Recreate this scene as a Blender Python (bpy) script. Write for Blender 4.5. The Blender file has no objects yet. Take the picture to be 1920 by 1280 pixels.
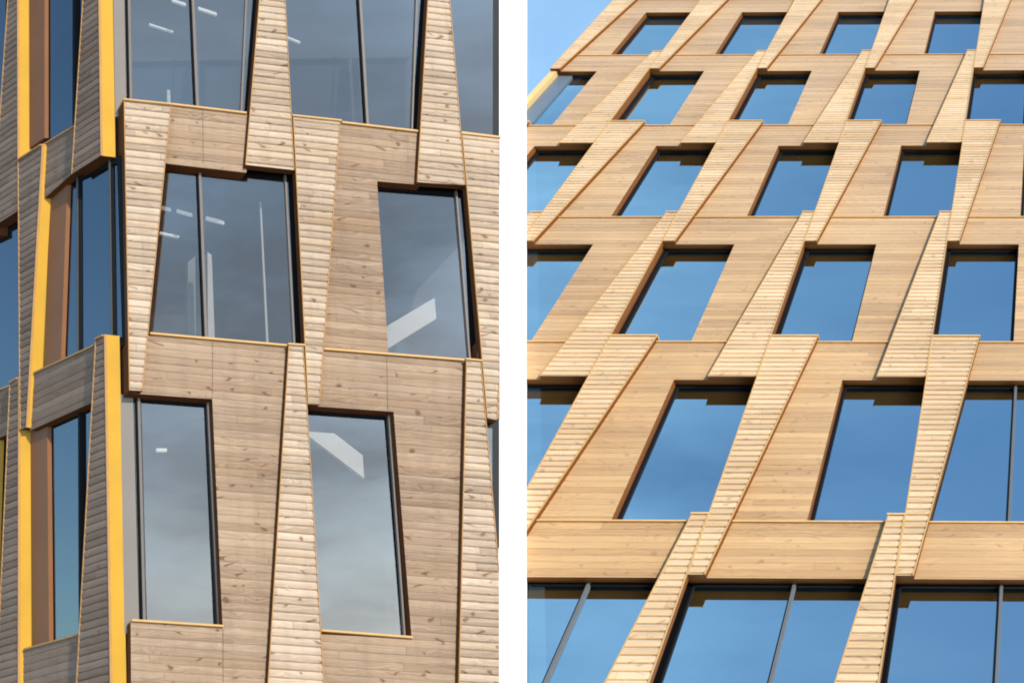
import bpy, math, random
from mathutils import Vector, Matrix
random.seed(7)
sc = bpy.context.scene
COL = sc.collection

# ------------------------------------------------------------------ camera
F, CX, CY = 2667.0, 960.0, 640.0            # focal length / centre for a 1920 x 1280 frame
UPV = Vector((30-CX, -9060-CY, F)).normalized()      # plumb direction in (right, down, forward)
FW = Vector((0, 0, 1)); FW = (FW - UPV*FW.dot(UPV)).normalized()
RT = FW.cross(UPV)
if RT.x < 0: RT = -RT
def w(v):                                    # (right, down, forward) -> world direction
    v = Vector(v); return Vector((v.dot(RT), v.dot(FW), v.dot(UPV)))
CAM = Vector((0, 0, 6.0))
xr, yd, zf = w((1,0,0)), w((0,1,0)), w((0,0,1))
rot = Matrix(((xr.x, -yd.x, -zf.x), (xr.y, -yd.y, -zf.y), (xr.z, -yd.z, -zf.z)))
cam = bpy.data.cameras.new('camera'); camo = bpy.data.objects.new('camera', cam)
COL.objects.link(camo); camo.matrix_world = Matrix.Translation(CAM) @ rot.to_4x4()
cam.sensor_width = 36; cam.lens = F/1920*36; cam.clip_end = 5000; cam.clip_start = .1
sc.camera = camo
def ray(x, y): return w((x-CX, y-CY, F))
def vpdir(x, y): return w((x-CX, y-CY, F)).normalized()

# ------------------------------------------------------------------ things
def tag(o, label=None, cat=None, group=None, kind=None):
    for k, v in (('label', label), ('category', cat), ('group', group), ('kind', kind)):
        if v: o[k] = v
    return o
def empty(name, loc, label, cat, group=None):
    o = bpy.data.objects.new(name, None); COL.objects.link(o); o.location = loc
    o.empty_display_size = .3
    return tag(o, label, cat, group)

class Fac:
    """A facade: plane with origin O, run a, rise b, inward depth n."""
    def __init__(s, O, a, b, n, root):
        s.O, s.a, s.b, s.n, s.root = O, a, b, n, root; s.flip = a.cross(b).dot(n) > 0
    def P(s, X, Z, D): return s.O + s.a*X + s.b*Z + s.n*D
    def at(s, x, y, D=0.0):
        d = ray(x, y); M = Matrix((d, -s.a, -s.b)).transposed()
        r = M.inverted() @ (s.O + s.n*D - CAM)
        return (r[1], r[2])
    def poly(s, pts, D=0.0): return [s.at(x, y, D) for x, y in pts]

def clip(poly, f, keep=lambda t: t >= 0):
    out = []
    for i in range(len(poly)):
        p, q = poly[i], poly[(i+1) % len(poly)]
        fp, fq = f(p), f(q)
        if fp >= 0: out.append(p)
        if (fp > 0 > fq) or (fp < 0 < fq):
            t = fp/(fp-fq); out.append((p[0]+(q[0]-p[0])*t, p[1]+(q[1]-p[1])*t))
    res = []
    for p in out:
        if not res or abs(p[0]-res[-1][0])+abs(p[1]-res[-1][1]) > 1e-6: res.append(p)
    if len(res) > 1 and abs(res[0][0]-res[-1][0])+abs(res[0][1]-res[-1][1]) < 1e-6: res.pop()
    return res if len(res) > 2 else []
def area(p): return .5*sum(p[i][0]*p[(i+1) % len(p)][1]-p[(i+1) % len(p)][0]*p[i][1] for i in range(len(p)))
def ccw(p): return p if area(p) > 0 else p[::-1]
def inset(p, d):
    p = ccw(p); n = len(p); L = []
    for i in range(n):
        a, b = p[i], p[(i+1) % n]; dx, dy = b[0]-a[0], b[1]-a[1]; l = math.hypot(dx, dy) or 1e-9
        L.append((a[0]-dy/l*d, a[1]+dx/l*d, dx, dy))
    out = []
    for i in range(n):
        x1, y1, dx1, dy1 = L[i-1]; x2, y2, dx2, dy2 = L[i]
        den = dx1*dy2-dy1*dx2
        if abs(den) < 1e-9: out.append((x2, y2)); continue
        t = ((x2-x1)*dy2-(y2-y1)*dx2)/den; out.append((x1+dx1*t, y1+dy1*t))
    return out

PROF = [(0, .9), (.07, .3), (.2, .05), (.45, 0), (.7, .25), (.87, .75), (1, 1.5)]   # cross section of a rounded board
class MB:
    def __init__(s, fac): s.f = fac; s.v = []; s.fc = []; s.uv = []; s.m = []
    def face(s, pts, mi=0, uvs=None):
        """pts: (X,Z,D)"""
        i = len(s.v)
        if s.f.flip:
            uvs = uvs[::-1] if uvs else None; pts = pts[::-1]
        for X, Z, D in pts: s.v.append(s.f.P(X, Z, D)-s.f.root.location)
        s.fc.append(list(range(i, i+len(pts)))); s.m.append(mi)
        s.uv.extend(uvs or [(X, Z) for X, Z, D in pts])
    def prism(s, poly, D0, D1, mf=0, ms=1, back=True, front=True, mb=None):
        p = ccw(poly)
        if front: s.face([(x, z, D0) for x, z in p], mf)
        if back: s.face([(x, z, D1) for x, z in p[::-1]], ms)
        for i in range(len(p)):
            a, b = p[i], p[(i+1) % len(p)]
            low = mb is not None and b[0]-a[0] > 0 and abs(b[1]-a[1]) < .35*(b[0]-a[0])
            s.face([(a[0], a[1], D1), (b[0], b[1], D1), (b[0], b[1], D0), (a[0], a[1], D0)], mb if low else ms,
                   [(D1, a[1]+a[0]*.3), (D1, b[1]+b[0]*.3), (D0, b[1]+b[0]*.3), (D0, a[1]+a[0]*.3)])
    def boards(s, poly, D0, D1, hb, tilt, ms=1, mb=None):
        """horizontal boards: every one leans in by `tilt` towards its top, with a lip below the next"""
        p = ccw(poly); z0 = min(q[1] for q in p); z1 = max(q[1] for q in p)
        for k in range(math.floor(z0/hb), math.ceil(z1/hb)):
            lo, hi = k*hb, (k+1)*hb
            q = clip(clip(p, lambda t: t[1]-lo), lambda t: hi-t[1])
            if not q: continue
            wv = random.uniform(-.0012, .0012)
            for (t0, d0), (t1, d1) in zip(PROF, PROF[1:]):
                za, zb_ = lo+t0*hb, lo+t1*hb
                part = clip(clip(q, lambda t: t[1]-za), lambda t: zb_-t[1])
                if part: s.face([(x, z, D0+wv+tilt*(d0+(d1-d0)*((z-lo)/hb-t0)/(t1-t0))) for x, z in part], 0)
            e = [t for t in q if abs(t[1]-lo) < 1e-5]
            if len(e) >= 2:
                xa, xb = min(t[0] for t in e), max(t[0] for t in e)
                s.face([(xa, lo, D0+wv+tilt*.9), (xa, lo, D0+tilt*2.4), (xb, lo, D0+tilt*2.4), (xb, lo, D0+wv+tilt*.9)], 0,
                       [(xa, lo), (xa, lo+.003), (xb, lo+.003), (xb, lo)])
        s.prism(p, D0+tilt*.6, D1, 0, ms, front=False, mb=mb)
    def bar(s, p, q, wd, D0, D1, m=0, side=0):
        """a straight strip from p to q, width wd, to one side of the line (-1 right, 1 left, 0 centred)"""
        dx, dz = q[0]-p[0], q[1]-p[1]; l = math.hypot(dx, dz) or 1; nx, nz = -dz/l, dx/l
        a = (0 if side > 0 else -wd if side < 0 else -wd/2); b = a+wd
        s.prism([(p[0]+nx*a, p[1]+nz*a), (q[0]+nx*a, q[1]+nz*a), (q[0]+nx*b, q[1]+nz*b), (p[0]+nx*b, p[1]+nz*b)], D0, D1, m, m)
    def build(s, name, mats, parent=None, label=None):
        if not s.fc: return None
        me = bpy.data.meshes.new(name); me.from_pydata([tuple(v) for v in s.v], [], s.fc)
        uvl = me.uv_layers.new(name='UVMap')
        for i, uv in enumerate(s.uv): uvl.data[i].uv = uv
        for m in (mats if isinstance(mats, (list, tuple)) else [mats]): me.materials.append(m)
        for i, p in enumerate(me.polygons): p.material_index = s.m[i]
        me.update()
        o = bpy.data.objects.new(name, me); COL.objects.link(o)
        if parent:
            o.parent = parent
            if parent.type != 'EMPTY' : pass
        if label: o['label'] = label
        return o

# ------------------------------------------------------------------ materials
def newmat(name):
    m = bpy.data.materials.new(name); m.use_nodes = True; nt = m.node_tree
    b = nt.nodes['Principled BSDF']; return m, nt, b
class N:
    def __init__(s, nt): s.nt = nt
    def __call__(s, t, ins=None, **kw):
        n = s.nt.nodes.new(t)
        for k, v in kw.items(): setattr(n, k, v)
        for k, v in (ins or {}).items():
            if isinstance(v, bpy.types.NodeSocket): s.nt.links.new(v, n.inputs[k])
            else: n.inputs[k].default_value = v
        return n
    def math(s, op, a, b=0.0, c=0.0): return s('ShaderNodeMath', {0: a, 1: b, 2: c}, operation=op).outputs[0]
    def mix(s, f, a, b, mode='MIX'):
        n = s('ShaderNodeMix', data_type='RGBA', blend_type=mode)
        for k, v in ((0, f), (6, a), (7, b)):
            if isinstance(v, bpy.types.NodeSocket): s.nt.links.new(v, n.inputs[k])
            else: n.inputs[k].default_value = v if k == 0 else (*v, 1) if len(v) == 3 else v
        return n.outputs[2]
    def sep(s, v): return s('ShaderNodeSeparateXYZ', {0: v}).outputs
    def comb(s, x, y, z=0.0): return s('ShaderNodeCombineXYZ', {0: x, 1: y, 2: z}).outputs[0]
    def ramp(s, f, stops):
        n = s('ShaderNodeValToRGB', {0: f}); e = n.color_ramp.elements
        while len(e) < len(stops): e.new(.5)
        for q, (p, c) in zip(e, stops): q.position = p; q.color = (*c, 1) if len(c) == 3 else c
        return n.outputs[0]

def wood(name, dark, light, hb, knot=.5, warm=(.55,.3,.12), length=3.0, var=.16, sheen=0.0, stain=.26):
    m, nt, b = newmat(name); n = N(nt)
    uv = n('ShaderNodeUVMap', uv_map='UVMap').outputs[0]; X, Z, _ = n.sep(uv)
    bi = n.math('FLOOR', n.math('DIVIDE', Z, hb))
    r1 = n('ShaderNodeTexWhiteNoise', {'W': bi}, noise_dimensions='1D').outputs[0]
    xs = n.math('ADD', X, n.math('MULTIPLY', r1, 7.3))
    seg = n.math('FLOOR', n.math('DIVIDE', xs, length))
    r2 = n('ShaderNodeTexWhiteNoise', {'Vector': n.comb(bi, seg, 3.1)}, noise_dimensions='3D').outputs[0]
    r3 = n('ShaderNodeTexWhiteNoise', {'Vector': n.comb(seg, bi, 9.7)}, noise_dimensions='3D').outputs[0]
    off = n.math('MULTIPLY', r2, 31.0)
    # knots
    kx = n.math('ADD', n.math('MULTIPLY', X, 3.2), off)
    fz = n.math('FRACT', n.math('DIVIDE', Z, hb))
    kz = n.math('ADD', n.math('MULTIPLY', fz, .30), n.math('MULTIPLY', bi, 5.3))
    wob = n('ShaderNodeTexNoise', {'Vector': n.comb(n.math('MULTIPLY', X, 16), n.math('MULTIPLY', Z, 16), 0.0), 'Scale': 1.0, 'Detail': 2.0}).outputs[0]
    kx = n.math('ADD', n.math('ADD', kx, n.math('MULTIPLY', n.math('SUBTRACT', wob, .5), .22)), n.math('MULTIPLY', n.math('MULTIPLY', n.math('SINE', n.math('MULTIPLY', fz, 4.0)), n.math('SUBTRACT', r1, .5)), .6))
    kn = n('ShaderNodeTexVoronoi', {'Vector': n.comb(kx, kz, 0.0), 'Scale': 1.0, 'Randomness': 1.0}, voronoi_dimensions='2D', feature='F1')
    kd = n.math('DIVIDE', kn.outputs['Distance'], n.math('MULTIPLY_ADD', n.sep(kn.outputs['Color'])[0], 1.25, .25))
    kmask = n.ramp(kd, [(0, (1,1,1)), (.05, (.9,.9,.9)), (.08, (.2,.2,.2)), (.12, (0,0,0))])
    # grain, bent round the knots
    bend = n.math('MULTIPLY', n.math('SUBTRACT', .6, kd), .05)
    g1 = n('ShaderNodeTexNoise', {'Vector': n.comb(n.math('ADD', n.math('MULTIPLY', X, .8), off), n.math('MULTIPLY', n.math('ADD', Z, bend), 42), off), 'Scale': 1.0, 'Detail': 5.0, 'Roughness': .6}).outputs[0]
    g2 = n('ShaderNodeTexNoise', {'Vector': n.comb(n.math('MULTIPLY', X, 3), n.math('MULTIPLY', Z, 170), off), 'Scale': 1.0, 'Detail': 2.0}).outputs[0]
    g3 = n('ShaderNodeTexNoise', {'Vector': n.comb(X, Z, 4.0), 'Scale': .45, 'Detail': 3.0}).outputs[0]
    t = n.math('ADD', n.math('ADD', n.math('MULTIPLY', g1, .75), n.math('MULTIPLY', g2, .22)), n.math('MULTIPLY', n.math('SUBTRACT', r2, .5), var*2))
    t = n.math('ADD', t, n.math('MULTIPLY', n.math('SUBTRACT', g3, .5), .5))
    c = n.ramp(t, [(.22, dark), (.70, light)])
    c = n.mix(n.math('MULTIPLY', n.math('POWER', r3, 3.0), .28), c, tuple(min(1, x) for x in (light[0]*.92, light[1]*.78, light[2]*.6)))
    c = n.mix(n.math('MULTIPLY', kmask, knot), c, (warm[0]*.28, warm[1]*.22, warm[2]*.2))
    fx = n.math('FRACT', n.math('DIVIDE', xs, length))
    jt = n.math('LESS_THAN', fx, .007/length*1.2)
    c = n.mix(n.math('MULTIPLY', jt, .35), c, (.12,.07,.04))
    st = n('ShaderNodeTexNoise', {'Vector': n.comb(n.math('MULTIPLY', X, 5.5), n.math('MULTIPLY', Z, .55), 2.0), 'Scale': 1.0, 'Detail': 6.0, 'Roughness': .65}).outputs[0]
    c = n.mix(n.ramp(st, [(.46, (0,0,0)), (.74, (stain,)*3)]), c, (dark[0]*.72, dark[1]*.78, dark[2]*.85))
    nt.links.new(c, b.inputs['Base Color'])
    b.inputs['Roughness'].default_value = .62
    b.inputs['Specular IOR Level'].default_value = .3
    b.inputs['Sheen Weight'].default_value = sheen; b.inputs['Sheen Roughness'].default_value = .5
    bp = n('ShaderNodeBump', {'Height': n.math('ADD', g1, n.math('MULTIPLY', kmask, .5)), 'Strength': .25, 'Distance': .004})
    nt.links.new(bp.outputs[0], b.inputs['Normal'])
    return m
def plain(name, col, rough=.5, metal=0.0, var=.12, scale=6.0, spec=.5, streak=1.0):
    m, nt, b = newmat(name); n = N(nt)
    co = n('ShaderNodeTexCoord').outputs['Object']
    mp = n('ShaderNodeMapping', {0: co, 3: (1, 1, streak)}).outputs[0]
    f = n('ShaderNodeTexNoise', {'Vector': mp, 'Scale': scale, 'Detail': 5.0}).outputs[0]
    c = n.mix(f, tuple(x*(1-var) for x in col), tuple(min(1, x*(1+var)) for x in col))
    nt.links.new(c, b.inputs['Base Color'])
    b.inputs['Roughness'].default_value = rough; b.inputs['Metallic'].default_value = metal
    b.inputs['Specular IOR Level'].default_value = spec
    return m
def glass(name, refl, tint, trans, wav=.15, refl_col=(1,1,1)):
    m, nt, b = newmat(name); n = N(nt); nt.nodes.remove(b)
    out = nt.nodes['Material Output']
    co = n('ShaderNodeTexCoord').outputs['Object']
    no = n('ShaderNodeTexNoise', {'Vector': co, 'Scale': .9, 'Detail': 1.0}).outputs[0]
    bp = n('ShaderNodeBump', {'Height': no, 'Strength': wav, 'Distance': .01}).outputs[0]
    gl = n('ShaderNodeBsdfGlossy', {'Color': (*refl_col, 1), 'Roughness': .012, 'Normal': bp}).outputs[0]
    tr = n('ShaderNodeBsdfTransparent', {'Color': (*trans, 1)}).outputs[0]
    df = n('ShaderNodeBsdfDiffuse', {'Color': (*tint, 1)}).outputs[0]
    a = n('ShaderNodeMixShader', {0: .04, 1: tr, 2: df}).outputs[0]
    fr = n('ShaderNodeFresnel', {'IOR': 1.5, 'Normal': bp}).outputs[0]
    fac = n.math('ADD', n.math('MULTIPLY', fr, 1-refl), refl)
    o = n('ShaderNodeMixShader', {0: fac, 1: a, 2: gl}).outputs[0]
    nt.links.new(o, out.inputs[0]); return m
def emit(name, col, s):
    m, nt, b = newmat(name); b.inputs['Base Color'].default_value = (*col, 1)
    b.inputs['Emission Color'].default_value = (*col, 1); b.inputs['Emission Strength'].default_value = s
    return m

# ------------------------------------------------------------------ LEFT BUILDING
bL = vpdir(30, -9060)
aL = vpdir(24000, 2800)
nL = vpdir(-1000, 2400)
pL = CAM + ray(600, 640)*(16.6/F)
base = pL - bL*(pL.z/bL.z) + (nL-nL.project(bL))*2
rootL = empty('timber_building', Vector((base.x, base.y, 0)), 'timber office corner with yellow edged pilasters and a grey brown side, left of the white slab', 'building')
L = Fac(pL, aL, bL, nL, rootL)
z_a, z_b = L.at(600, 500), L.at(600, 513.2)
HBL = abs(z_a[1]-z_b[1])
FIN, GL = -.075, .13
M_woodL = wood('weathered_board', (.215,.135,.082), (.49,.35,.24), HBL, .85, var=.11)
M_finL = wood('pale_ribbed_board', (.31,.215,.145), (.69,.545,.405), HBL, .8, var=.13)
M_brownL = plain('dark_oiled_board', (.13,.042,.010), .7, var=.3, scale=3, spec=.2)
M_trimL = plain('oiled_trim', (.52,.27,.085), .5, var=.2)
M_capL = plain('sill_trim', (.72,.43,.16), .45, var=.15)
M_yellow = plain('yellow_board', (.66,.355,.022), .5, var=.16, scale=1.8)
M_frame = plain('black_frame', (.007,.007,.008), .6, var=.2, spec=.12)
M_metal = plain('grey_metal', (.21,.18,.165), .5, .2, var=.1)
M_metR = plain('cool_grey_metal', (.13,.14,.15), .5, .1, var=.1)
M_panel = plain('grey_metal_panel', (.27,.235,.205), .45, .2, var=.1, scale=2)
M_glassL = glass('reflecting_glass', .29, (.05,.06,.065), (.92,.94,.95), wav=.3)
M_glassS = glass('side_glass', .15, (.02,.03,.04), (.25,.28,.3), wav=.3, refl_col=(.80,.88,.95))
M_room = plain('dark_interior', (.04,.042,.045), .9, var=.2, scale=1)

def px_clip(f, x, left=True, D=0.0):
    """half plane test in facade coordinates for the picture column x"""
    p, q = f.at(x, 0, D), f.at(x, 1280, D)
    dx, dz = q[0]-p[0], q[1]-p[1]
    s = -1 if left else 1
    t = f.at(x-100, 640, D)
    sg = (t[0]-p[0])*dz-(t[1]-p[1])*dx
    sg = (1 if sg > 0 else -1)*(1 if left else -1)
    return lambda P: sg*((P[0]-p[0])*dz-(P[1]-p[1])*dx)
cutL = px_clip(L, 937, True); cutLF = px_clip(L, 936, True, FIN)

def fin(f, px, D, hb, mats, trimw, cut, cap=None, tilt=.010, raw=None, Dback=.02, labels=None, foot=None):
    """pilaster: px = top-left, top-right, bottom-right, bottom-left"""
    q = raw or f.poly(px, D)
    c = clip(ccw(q), cut) if cut else ccw(q)
    if not c: return None
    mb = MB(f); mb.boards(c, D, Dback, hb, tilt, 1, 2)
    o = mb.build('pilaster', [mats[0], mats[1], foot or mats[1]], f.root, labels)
    t = MB(f); tl, tr, br, bl = q
    for p1, p2, sd in ((tl, bl, 1), (br, tr, 1)):
        e = [p1, p2]
        if cut:
            e = clip_seg(p1, p2, cut)
            if not e: continue
        t.bar(e[0], e[1], trimw, D-.006, D+.02, 0, sd)
    t.build('trim', mats[2], o)
    if cap:
        e = clip_seg(tl, tr, cut) if cut else [tl, tr]
        if e:
            c_ = MB(f); c_.bar((e[0][0]-.01, e[0][1]), (e[1][0]+.01, e[1][1]), cap, D-.022, Dback, 0, 1); c_.build('cap', mats[3], o)
    return o
def clip_seg(p, q, f):
    fp, fq = f(p), f(q)
    if fp < 0 and fq < 0: return None
    if fp >= 0 and fq >= 0: return [p, q]
    t = fp/(fp-fq); r = (p[0]+(q[0]-p[0])*t, p[1]+(q[1]-p[1])*t)
    return [p, r] if fp >= 0 else [r, q]
def wall(f, polys, hb, mats, cut, name='wall', D0=0.0, D1=.16, tilt=.0042, label=None):
    mb = MB(f)
    for p in polys:
        c = clip(ccw(p), cut) if cut else ccw(p)
        if c: mb.boards(c, D0, D1, hb, tilt)
    return mb.build(name, [mats[0], mats[1]], f.root, label)
def sill(f, p, q, cut, mat, th=.022, D0=-.03, D1=.14):
    e = clip_seg(p, q, cut) if cut else [p, q]
    if not e: return
    mb = MB(f); mb.bar(e[0], e[1], th, D0, D1, 0, 1); return mb.build('sill', mat, f.root)
def window(f, poly, cut, gmat, mull=(), rail=False, D=GL, fw=.035, dep=.05, mulmat=None, mw=.03, label=None, ef=None):
    c = clip(ccw(poly), cut) if cut else ccw(poly)
    if not c: return
    edgef = cut or ef or (lambda p: 1.0)
    grow = inset(c, -.05); inn = inset(c, fw)
    fr = MB(f); n = len(c)
    for i in range(n):
        j = (i+1) % n
        if abs(edgef(c[i])) < 1e-3 and abs(edgef(c[j])) < 1e-3: continue
        fr.prism([grow[i], grow[j], inn[j], inn[i]], D, D+dep, 0, 0)
    o = fr.build('window', M_frame, f.root, label)
    g = MB(f); g.face([(x, z, D+dep*.8) for x, z in c]); g.build('pane', gmat, o)
    for p, q in mull:
        m = MB(f); m.bar(p, q, mw, D-.02, D+dep*.9, 0, 0); m.build('mullion', mulmat or M_metal, o)
        m = MB(f); d = -mw*.75
        m.bar((p[0]+d, p[1]), (q[0]+d, q[1]), mw*.5, D-.008, D+dep*.9, 0, 0); m.build('gasket', M_frame, o)
    if rail:
        pr, qr = rail
        m = MB(f); m.bar(pr, qr, .02, D-.035, D+.01, 0, 0); m.build('guide_rail', M_metal, o)
    return o

mL = (M_finL, M_brownL, M_trimL, M_capL)
def ext(p, q, y):      # point on line p-q at picture row y
    t = (y-p[1])/(q[1]-p[1]); return (p[0]+(q[0]-p[0])*t, y)
TY, BY = -160, 1420
TW = .009
# pilasters of the front, traced row by row (top row narrow at the top, middle row wide at the top, bottom row narrow at the top)
f1 = [ext((486,0),(461,307),TY), ext((535,0),(552,319),TY), (552,319), (460,309)]
f2 = [ext((802,0),(784,320),TY), ext((844,0),(871,320),TY), (872.5,347), (782,341)]
g0 = [(232,189), (321,198), (267,732), (242,731)]
g1 = [(549,219), (638,228.5), (599,758), (577,757)]
g2 = [(866,252.5), (962,263), (932,787), (913,783)]
h1 = [(541,647), (569,649), ext((569,649),(602,1185),BY), ext((542,650),(502,1280),BY)]
h2 = [(874,675), (902,678), ext((902,677),(932,1022),BY), ext((875,677),(860,1280),BY)]
for q in (f1, f2, g0, g1, g2, h1, h2):
    fin(L, q, FIN, HBL, mL, TW, cutLF, cap=.018 if q[0][1] > 0 else None, tilt=.012, Dback=.22 if q is g0 else .02)

def P(*pts): return L.poly(pts)
# the wall behind them
polys = [
    P((300,196.5), (470,216), (462,324), (302,305.5)),                     # spandrel over the middle left window
    P((600,229), (800,252), (790,346.5), (707,339.5), (600,330)),          # spandrel over the middle right window, upper
    P((596,330), (707,339.5), (728.5,667), (596,655)),                     # pier left of the middle right window
    P((248,626.5), (398.5,638), (398,747.5), (246,737)),                   # panel over the low left window
    P((398.5,638), (555,652), (555,1186), (417.5,1175), (398,747.5)),      # pier between the low windows
    P((560,654), (886,680), (886,783), (738,771.5), (560,759)),            # panel over the low right window
    P((738,771.5), (886,783), (886,1206), (772,1196)),                     # pier right of the low right window
    P((245,1165), (417.5,1175), (555,1186), (772,1196), (900,1206), (900,1420), (247,1420)),
    P((862,252), (945,262), (945,350), (872,346)),
    P((895,640), (945,645), (945,785), (895,779)),
]
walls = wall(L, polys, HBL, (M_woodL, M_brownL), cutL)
M_joint = plain('joint', (.16,.10,.06), .8)
for p, q in (((380,206),(381,306)), ((398.5,640),(398,746)), ((418,1178),(419,1420)), ((725,670),(727,768))):
    a, b_ = L.at(*p), L.at(*q); jm = MB(L); jm.bar(a, b_, .006, -.001, .01); jm.build('panel_joint', M_joint, walls)
for p, q in (((321,199),(461,215.5)), ((640,233),(782,249.5)), ((864,252),(945,262)), ((280,628),(541,651)), ((606,657),(873,678)),
             ((246,1165),(417.5,1176)), ((601,1184),(772,1197))):
    sill(L, L.at(*p), L.at(*q), cutL, M_capL)
def W(*pts): return L.poly(pts)
# windows of the front: opening outlines on the wall plane
def mul(xt, yt, xb, yb): return (L.at(xt, yt, GL), L.at(xb, yb, GL))
window(L, W((215,TY), (500,TY), (472,216), (225,190)), cutL, M_glassL, [mul(354,TY,370,222), mul(238,TY,245,200)], (L.at(467,TY,GL), L.at(450,222,GL)))
window(L, W((530,TY), (815,TY), (788,250), (545,218)), cutL, M_glassL, [mul(665,TY,689,246)], (L.at(785,TY,GL), L.at(770,255,GL)))
window(L, W((835,TY), (960,TY), (960,264), (866,252)), cutL, M_glassL)
window(L, W((300,301), (556,319), (572,653), (262,627)), cutL, M_glassL, [mul(373,305,386,645)], (L.at(533,330,GL), L.at(550,655,GL)))
window(L, W((707,339.5), (885,353), (902,680), (728.5,667)), cutL, M_glassL, [], (L.at(853,360,GL), L.at(879,680,GL)))
window(L, W((238,735), (398,747), (417.5,1175), (246,1164)), cutL, M_glassL, [mul(259,735,270,1170)], (L.at(388,755,GL), L.at(409,1185,GL)))
window(L, W((570,759), (738,771), (772,1196), (595,1184)), cutL, M_glassL, [], (L.at(727,780,GL), L.at(757,1200,GL)))
window(L, W((905,778), (960,784), (960,1300), (925,1300)), cutL, M_glassL)
# grey metal infill panels beside the corner
for p in (W((216,TY), (236,TY), (243,208), (222,208)), W((232,730), (256,733), (268,1180), (240,1180))):
    pm = MB(L); pm.prism(p, GL-.012, GL+.03, 0, 0); pm.build('corner_panel', M_panel, rootL)

# ---- side front round the corner
aS = vpdir(-2500, 1950)
C0 = L.at(217.5, 298, GL)
Cw = L.P(C0[0], C0[1], GL)
lo_, hi_ = 0.0, 1.0
def imgx(Pw):
    d = Pw-CAM; return CX+F*d.dot(xr)/d.dot(zf)
for _ in range(50):
    m_ = (lo_+hi_)/2
    if imgx(Cw-aL*m_) > 188.5: lo_ = m_
    else: hi_ = m_
SW = lo_
S = Fac(Cw-aL*SW, aS, bL, aL, rootL)
DWS, DGS = SW*.32, SW*.95
M_side = wood('shaded_side_board', (.18,.115,.075), (.35,.24,.17), HBL, .4)  # weathered grey brown, with part of the side's shade put into the colour
M_yel = M_yellow
HBS = HBL
mS = (M_side, M_yel, M_trimL, M_trimL)
def sp(y0, y1): return None
s_fins = [
    [ext((156,0),(136,315),TY), ext((185,0),(189,292),TY), (189,292), (135,326)],
    [(180,634), (195.5,627), ext((195,640),(206.5,1280),BY), ext((180,640),(144,1280),BY)],
    [(34.5,299), (79,270), (49,801), (38,805)],
    [ext((15,0),(-14,420),TY), ext((32.5,0),(33.5,395),TY), (33.5,395), (-14,425)],
    [(19,716), (34.5,707), ext((35,706),(34,1280),BY), ext((19,716),(-6,1280),BY)],
    [(-42,745), (-16,728), (-34,1280), (-62,1290)],
]
for q in s_fins:
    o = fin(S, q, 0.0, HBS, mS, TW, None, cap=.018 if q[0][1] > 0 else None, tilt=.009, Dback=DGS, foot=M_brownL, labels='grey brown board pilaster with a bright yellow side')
def PS(*pts): return S.poly(pts, DWS)
polysS = [
    PS((75,274), (150,226), (146,316), (84,371)),
    PS((62,699), (186,641), (180,751), (56,807)),
    PS((-60,757), (30,718), (28,808), (-62,846)),
    PS((42,1216.5), (156,1184), (154,1420), (42,1420)),
    PS((-60,466), (-60,360), (-5,330), (-5,440)),
]
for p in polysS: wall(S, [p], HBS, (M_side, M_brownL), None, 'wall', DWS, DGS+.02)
for p, q in (((80,272),(140,236)), ((66,697),(181,644.5)), ((-30,742),(20,721)), ((47,1215),(149,1187))):
    a, b_ = S.at(*p, DWS), S.at(*q, DWS); mb = MB(S); mb.bar(b_, a, .02, DWS-.02, DGS, 0, -1); mb.build('sill', M_trimL, rootL)
def WS(*pts): return S.poly(pts, DGS)
def mS2(xt, yt, xb, yb): return (S.at(xt, yt, DGS), S.at(xb, yb, DGS))
window(S, WS((36,TY+60), (190,TY), (190,250), (36,330)), None, M_glassS, [mS2(141,TY,141,250)], D=DGS, fw=.03, dep=.04, mulmat=M_frame, mw=.05)
window(S, WS((70,370), (222,300), (232,640), (70,715)), None, M_glassS, [mS2(147,300,148,680), mS2(207,290,212,650)], D=DGS, fw=.03, dep=.04, mw=.02, mulmat=plain('dark_metal', (.09,.08,.075), .4, .2))
window(S, WS((44,815), (200,745), (210,1190), (50,1240)), None, M_glassS, [mS2(151,745,153,1215)], D=DGS, fw=.03, dep=.04, mulmat=M_frame, mw=.04)
window(S, WS((-60,440), (40,390), (44,720), (-60,760)), None, M_glassS, [], D=DGS, fw=.03, dep=.04)
window(S, WS((-60,845), (20,810), (20,1240), (-60,1280)), None, M_glassS, [], D=DGS, fw=.03, dep=.04)
window(S, WS((-60,-100), (16,-140), (8,280), (-60,310)), None, M_glassS, [], D=DGS, fw=.03, dep=.04)
M_finrefl = plain('fin_reflection_brown', (.26,.10,.028), .5, var=.2, scale=2)  # added strips, colouring in the reflection of the yellow sides in the glass
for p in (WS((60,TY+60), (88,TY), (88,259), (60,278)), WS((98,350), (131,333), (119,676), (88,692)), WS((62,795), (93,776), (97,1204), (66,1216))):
    rv = MB(S); rv.prism(p, DGS-.03, DGS+.02, 0, 0); rv.build('fin_reflection', M_finrefl, rootL)
# rooms behind the glass: rear wall, ceilings
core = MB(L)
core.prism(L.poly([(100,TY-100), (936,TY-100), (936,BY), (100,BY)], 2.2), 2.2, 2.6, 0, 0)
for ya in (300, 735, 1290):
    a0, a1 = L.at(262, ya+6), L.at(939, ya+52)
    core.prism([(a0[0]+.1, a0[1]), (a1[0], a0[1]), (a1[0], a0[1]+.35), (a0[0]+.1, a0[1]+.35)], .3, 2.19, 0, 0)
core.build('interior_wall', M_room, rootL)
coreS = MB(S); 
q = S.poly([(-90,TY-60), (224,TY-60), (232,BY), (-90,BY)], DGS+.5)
coreS.prism(q, DGS+.5, DGS+.6, 0, 0); coreS.build('interior_wall', M_room, rootL)
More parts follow.
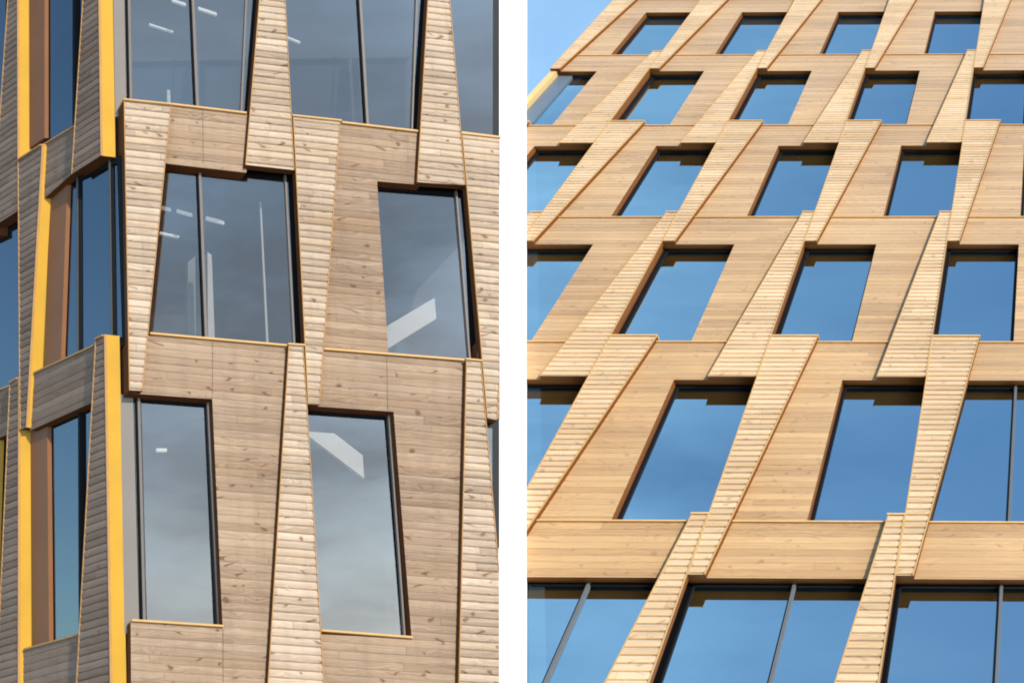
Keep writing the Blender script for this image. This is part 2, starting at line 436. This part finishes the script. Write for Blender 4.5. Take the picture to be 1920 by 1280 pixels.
# base below the picture down to the ground
bt = MB(L); zb = L.at(400, BY-30)[1]; x0, x1 = L.at(236, 1300)[0], L.at(936, 1300)[0]
zg = -(L.O.z-0)/bL.z
bt.prism([(x0, zg), (x1, zg), (x1, zb), (x0, zb)], .02, 3.0, 0, 0)
bt.build('plinth', plain('concrete', (.30,.29,.27), .8), rootL)

# ------------------------------------------------------------------ RIGHT BUILDING
bR = vpdir(1984, -900)
aR = vpdir(-116000, 450); aR = -aR if aR.dot(xr) < 0 else aR
nR = vpdir(1950, 2600)
ZR = 16.3*2180/1880
pR = CAM + ray(1300, 980)*(ZR/F)
rb = pR - bR*(pR.z/bR.z)
rootR = empty('office_block', Vector((rb.x+3, rb.y, 0)), 'honey coloured timber office block rising into blue sky, right of the white slab', 'building')
R = Fac(pR, aR, bR, nR, rootR)
S1, S2 = R.at(1400, 979)[1], R.at(1400, 642.5)[1]
H = S2-S1; HBR = H/35
sR = H/4.2
FR, GR = -.088*sR, .132*sR
M_woodR = wood('honey_board', (.33,.170,.056), (.66,.408,.172), HBR, .42, length=6.5, var=.13, sheen=.65, stain=.05)
M_finR = wood('pale_honey_board', (.46,.285,.125), (.83,.605,.355), HBR, .4, length=6.5, var=.11, sheen=.65, stain=.04)
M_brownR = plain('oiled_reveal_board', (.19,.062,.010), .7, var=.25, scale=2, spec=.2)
M_trimR = plain('honey_trim', (.56,.34,.13), .5, var=.15)
M_capR = plain('honey_cap', (.72,.46,.19), .5, var=.15)
M_glassR = glass('blue_reflecting_glass', .80, (.02,.03,.04), (.15,.18,.2), wav=.3, refl_col=(.70,.92,1.0))
cutR = px_clip(R, 980, False)
cut_top = R.at(1000, -70)[1]
mR = (M_finR, M_brownR, M_trimR, M_capR)
X0 = sum(R.at(x, y, FR)[0] for x, y in ((1321,975),(1445,632),(1526,397),(1587.5,228),(1625,124)))/5
X1 = sum(R.at(x, y, FR)[0] for x, y in ((1692,975),(1749,632),(1782.5,397),(1811,228),(1827.5,124)))/5
BW = X1-X0
XE = R.at(1037, 130)[0]                      # the corner against the sky
JAMB = sum(R.at(x, y)[0] for x, y in ((1262.5,712),(1146,977)))/2-X0   # wall edge relative to its bay line
print('bay', BW, 'storey', H, 'jamb', JAMB/BW, 'edge', (XE-X0)/BW, 'HBL', HBL, 'SW', SW)
TRW = .013*sR
wd, nw = .292*BW, .086*BW
HD = .24*H
def Sz(k): return S1+(k-1)*H                 # sill level k
edge = (XE-X0)/BW
LIM = lambda p: p[0]-XE
def cutRR(p): return min(cutR(p)*1.0, 1e9)
def clip2(poly): 
    q = clip(ccw(poly), cutR); 
    return clip(q, LIM) if q else []
bays = range(-3, 4)
def rfin(k, i, kind):
    x = X0+i*BW; lo = Sz(k)-HD; hi = Sz(k+1)+.02*H
    if kind == 'V': q = [(x, hi), (x+wd, hi), (x+nw, lo), (x, lo)]
    else: q = [(x-nw, hi), (x, hi), (x, lo), (x-wd, lo)]
    if kind == 'V' and i == -3:
        q = [(XE, hi), (x+wd+.02*BW, hi), (XE+.09*BW, lo), (XE, lo)]
    if max(p[0] for p in q) < XE+.01: return
    if not clip(ccw(q), cutR): return
    fin(R, None, FR, HBR, mR, TRW, cutR, cap=.028*sR, tilt=.024*sR, raw=q, Dback=.02)
# k = 0 row below S1 .. 5 row above S5
for k in range(0, 6):
    for i in bays: rfin(k, i, 'V' if k % 2 else 'A')
wp = []
def rect(xa, xb, za, zb): return [(xa, za), (xb, za), (xb, zb), (xa, zb)]
XL, XR_ = XE, X0+3.6*BW
for k in range(1, 7):                        # spandrel bands below each sill
    wp.append(rect(XL, XR_, Sz(k)-HD, Sz(k)))
for k in range(1, 6):
    for i in range(-4, 4):
        x = X0+i*BW; j = x+JAMB
        if k % 2:                            # window right of the jamb, board pier left of it
            if k == 1 and i >= 2: continue
            wp.append(rect(x-BW+.01*BW, j, Sz(k), Sz(k+1)-HD))
        else: wp.append(rect(j, x-.01*BW, Sz(k), Sz(k+1)-HD))
wp2 = []
for p in wp:
    q = clip2(p)
    if q: wp2.append(q)
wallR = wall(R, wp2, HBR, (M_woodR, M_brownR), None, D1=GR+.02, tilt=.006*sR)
for k in range(1, 7):
    e = clip_seg((XL, Sz(k)), (XR_, Sz(k)), cutR)
    sill(R, e[0], e[1], None, M_capR, th=.024*sR, D0=-.028*sR, D1=GR)
for k in range(0, 6):
    for i in range(-4, 4):
        x = X0+i*BW; j = x+JAMB; za, zb = Sz(k), Sz(k+1)-HD; ml = []
        if k == 0: xa, xb = x-BW, x-.02; za = Sz(0)+.2; ml = [x-BW*.505+.02*sR]
        elif k % 2:
            if k == 1 and i > 2: continue
            xa, xb = j, x+.02
            if k == 1 and i == 2: xa, xb = X0+BW+nw*.5, X0+2*BW+BW; ml = [x+JAMB+.025*BW, x+BW+JAMB+.025*BW]; 
        else: xa, xb = x-BW, j
        q = clip2(rect(xa, xb, za, zb))
        if not q: continue
        if max(p[0] for p in q)-min(p[0] for p in q) < .15: continue
        window(R, q, None, M_glassR, [((m, zb), (m, za)) for m in ml if min(p[0] for p in q)+.1 < m < max(p[0] for p in q)], D=GR, fw=.045*sR, dep=.05*sR, mw=.032*sR, ef=cutR, mulmat=M_metR)
# corner of row four: yellow strip and grey panel
cy = MB(R); cy.prism(clip(rect(XE-.01, XE+.055*BW, Sz(4)+.03, Sz(5)-HD), cutR), -.01, GR+.04, 0, 0)
cy.build('corner_trim', plain('pale_yellow_board', (.72,.50,.20), .5), rootR, 'pale yellow strip down the corner')
cy = MB(R); cy.prism(clip(rect(XE+.055*BW, XE+.19*BW, Sz(4)+.03, Sz(5)-HD), cutR), GR-.02, GR+.04, 0, 0)
cy.build('corner_panel', plain('blue_grey_panel', (.15,.19,.24), .4, .2, var=.1), rootR)
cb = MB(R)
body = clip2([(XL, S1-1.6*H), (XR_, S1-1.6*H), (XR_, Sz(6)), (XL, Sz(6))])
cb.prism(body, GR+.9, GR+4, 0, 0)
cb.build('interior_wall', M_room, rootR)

# ------------------------------------------------------------------ WHITE SLAB added to fill the blank gutter between the two buildings
roW = empty('gap_slab', Vector((0, 0, 0)), 'plain tall white slab added to fill the blank gap between the two timber buildings', 'wall')
back = w((0, 0, 1)); back = (back-bL*back.dot(bL)).normalized()
def PW(x, y, D):
    X, Z = R.at(x, y, D); return R.P(X, Z, D)
pts = [(934.5,-120), (987,-120), (987,1420), (934.5,1420)]
fr_ = [PW(x, y, FR-.12) for x, y in pts]
bk_ = [v+back*2.0 for v in fr_]
bloc = Vector((fr_[3].x, fr_[3].y, 0)); roW.location = bloc
me = bpy.data.meshes.new('slab_body')
foot = [Vector((v.x, v.y, 0)) for v in (fr_[2], fr_[3], bk_[3], bk_[2])]
vs = [v-bloc for v in fr_+bk_+foot]
me.from_pydata([tuple(v) for v in vs], [], [(0,1,2,3), (4,7,6,5), (0,4,5,1), (1,5,6,2), (0,3,7,4), (2,8,9,3)[::-1], (3,9,10,7)[::-1], (7,10,11,6)[::-1], (6,11,8,2)[::-1], (8,11,10,9)])
me.materials.append(plain('plain_white', (.88,.88,.87), .8, var=.02, spec=.1)); me.update()
ob = bpy.data.objects.new('gap_slab', me); COL.objects.link(ob); ob.location = bloc
bpy.data.objects.remove(roW)
tag(ob, 'plain tall white slab added to fill the blank gap between the two timber buildings', 'wall')

# ------------------------------------------------------------------ things seen through the left glass
M_lamp = emit('lamp_white', (1, .97, .9), .17)
M_beam = plain('white_plaster', (.80,.74,.68), .7, var=.05)
def inner(name, px, D, th, mat, label, cat, group=None):
    mb = MB(L); mb.prism(L.poly(px, D), D, D+th, 0, 0)
    o = mb.build(name, mat, None)
    c = sum((v.co for v in o.data.vertices), Vector())/len(o.data.vertices)
    for v in o.data.vertices: v.co -= c
    o.location = rootL.location+c
    return tag(o, label, cat, group)
lamps = [
    ([(322,-2),(348,6),(349,11),(324,3)], 'strip lamp cut by the top edge in the highest left window'),
    ([(372,13),(406,24),(407,29),(373,18)], 'strip lamp just right of the mullion in the highest left window'),
    ([(280,44),(324,58),(325,61),(281,47)], 'thin strip lamp left of the mullion in the highest left window'),
    ([(538,68),(563,78),(563,81),(538,71)], 'short lone strip lamp in the upper window between two pilasters'),
    ([(304,386),(320,390),(321,395),(304,391)], 'short strip lamp against the tapered pilaster in the middle left window'),
    ([(332,392),(360,400),(361,405),(333,397)], 'strip lamp just left of the mullion in the middle left window'),
    ([(387,405),(420,414),(421,420),(387,411)], 'strip lamp just right of the mullion in the middle left window'),
    ([(300,434),(336,442),(336,445),(300,438)], 'faint lower strip lamp in the middle left window'),
]
for px, lb in lamps: inner('ceiling_lamp', px, .75, .03, M_lamp, lb, 'ceiling lamp', 'strip lamps seen through the left windows')
inner('ceiling_spotlight', [(343,335),(356,337),(356,342),(344,340)], .7, .03, M_lamp, 'small square spotlight high in the middle left window', 'spotlight')
inner('ceiling_spotlight', [(293,840),(313,840),(313,846),(294,846)], .7, .03, emit('soft_lamp', (1,.95,.88), .15), 'small glowing spotlight in the low left window', 'spotlight')
inner('sill_rod', [(313,169),(319,169),(320,196),(314,196)], .35, .03, M_beam, 'small white upright rod on the sill of the highest left window', 'rod')  # plain white rod, gives off no light
inner('column', [(389,472),(397,478),(403,640),(390,640)], .4, .14, M_beam, 'cream column just right of the mullion in the middle left window', 'column')
inner('column', [(352,492),(366,480),(368,640),(353,640)], .9, .1, plain('grey_plaster', (.30,.31,.31), .8), 'dim grey column left of the mullion in the middle left window', 'column')
inner('hanging_pipe', [(487,378),(490,378),(504,650),(500,650)], .5, .02, M_beam, 'thin pale upright pipe in the middle left window', 'pipe')
inner('slanted_beam', [(724,612),(815,558),(818,597),(724,655)], .3, .05, M_beam, 'white slanted beam rising to the right in the middle right window', 'beam')
inner('slanted_beam', [(570,808),(627,812),(680,853),(683,896),(572,812)], .3, .05, M_beam, 'white slanted beam falling to the right in the low right window', 'beam')

# ------------------------------------------------------------------ ground
gm = bpy.data.meshes.new('ground'); gs = 1500
gm.from_pydata([(-gs,-gs,0), (gs,-gs,0), (gs,gs,0), (-gs,gs,0)], [], [(0,1,2,3)])
gm.materials.append(plain('paving', (.22,.20,.18), .9, var=.25, scale=1.2)); go = bpy.data.objects.new('ground', gm); COL.objects.link(go)
tag(go, 'grey paved ground round the buildings', kind='structure')

# ------------------------------------------------------------------ light
LD = w((.52, -.66, -.53)).normalized()
sun = bpy.data.lights.new('sun', 'SUN'); sun.energy = 2.6; sun.angle = math.radians(.5); sun.color = (1, .93, .84)
so = bpy.data.objects.new('sun', sun); COL.objects.link(so); so.rotation_euler = LD.to_track_quat('Z', 'Y').to_euler()
so.location = (0, -20, 40)
wd_ = bpy.data.worlds.new('World'); sc.world = wd_; wd_.use_nodes = True; nt = wd_.node_tree; n = N(nt)
bg = nt.nodes['Background']
el = math.asin(LD.z); az = math.atan2(LD.x, LD.y)
sky = n('ShaderNodeTexSky', sky_type='NISHITA'); sky.sun_disc = False; sky.sun_elevation = el; sky.sun_rotation = az
sky.air_density = 1.0; sky.dust_density = .6; sky.ozone_density = 1.5; sky.altitude = 100
# thin cloud towards the sun side of the sky
tc = n('ShaderNodeTexCoord').outputs['Generated']
dt = n('ShaderNodeVectorMath', {0: tc, 1: (LD.x, LD.y, 0.0)}, operation='DOT_PRODUCT').outputs['Value']
cl = n('ShaderNodeTexNoise', {'Vector': n('ShaderNodeMapping', {0: tc, 3: (2.0, 2.0, 6.0)}).outputs[0], 'Scale': 1.6, 'Detail': 6.0, 'Roughness': .55}).outputs[0]
msk = n.math('MULTIPLY', n.ramp(cl, [(.32, (.35,.35,.35)), (.62, (1,1,1))]), n.ramp(dt, [(.1, (0,0,0)), (.6, (1,1,1))]))
elz = n.sep(tc)[2]
cc = n.ramp(n.math('ADD', elz, n.math('MULTIPLY', n.math('SUBTRACT', cl, .5), .55)), [(.02, (1,1,.98)), (.12, (.80,.81,.80)), (.23, (.40,.435,.47)), (.36, (.20,.235,.275)), (.6, (.17,.215,.28))])
cc = n('ShaderNodeVectorMath', {0: cc, 3: 7.8}, operation='SCALE').outputs[0]
hx = n('ShaderNodeVectorMath', {0: tc, 1: tuple(xr)}, operation='DOT_PRODUCT').outputs['Value']
hf = n.ramp(n.math('MULTIPLY_ADD', hx, .5, .5), [(.15, (0,0,0)), (.42, (.62,.62,.62)), (.50, (.50,.50,.50)), (.57, (.26,.26,.26)), (.66, (.05,.05,.05)), (1, (0,0,0))])
ws = n('ShaderNodeTexNoise', {'Vector': n('ShaderNodeMapping', {0: tc, 3: (1.0, 3.0, 1.0), 2: (0,0,.6)}).outputs[0], 'Scale': 5.0, 'Detail': 5.0, 'Roughness': .5}).outputs[0]
hf = n('ShaderNodeMath', {0: hf, 1: n.math('MULTIPLY_ADD', ws, 2.6, -.25)}, operation='MULTIPLY', use_clamp=True).outputs[0]
skyc = n.mix(1.0, sky.outputs[0], (.90,1.10,1.16), 'MULTIPLY')
skyc = n.mix(hf, skyc, (2.3, 3.75, 5.2))
skyc = n.mix(n.math('MULTIPLY', msk, .9), skyc, cc)
nt.links.new(skyc, bg.inputs[0]); bg.inputs[1].default_value = .14
print('sun elev', math.degrees(el), 'az', math.degrees(az))
vs_ = sc.view_settings; vs_.view_transform = 'Standard'; vs_.look = 'None'; vs_.gamma = 1; vs_.exposure = .68; vs_.use_curve_mapping = False
sc.render.engine = 'CYCLES'
sc.cycles.filter_width = 1.9; sc.cycles.max_bounces = 8; sc.cycles.transparent_max_bounces = 12
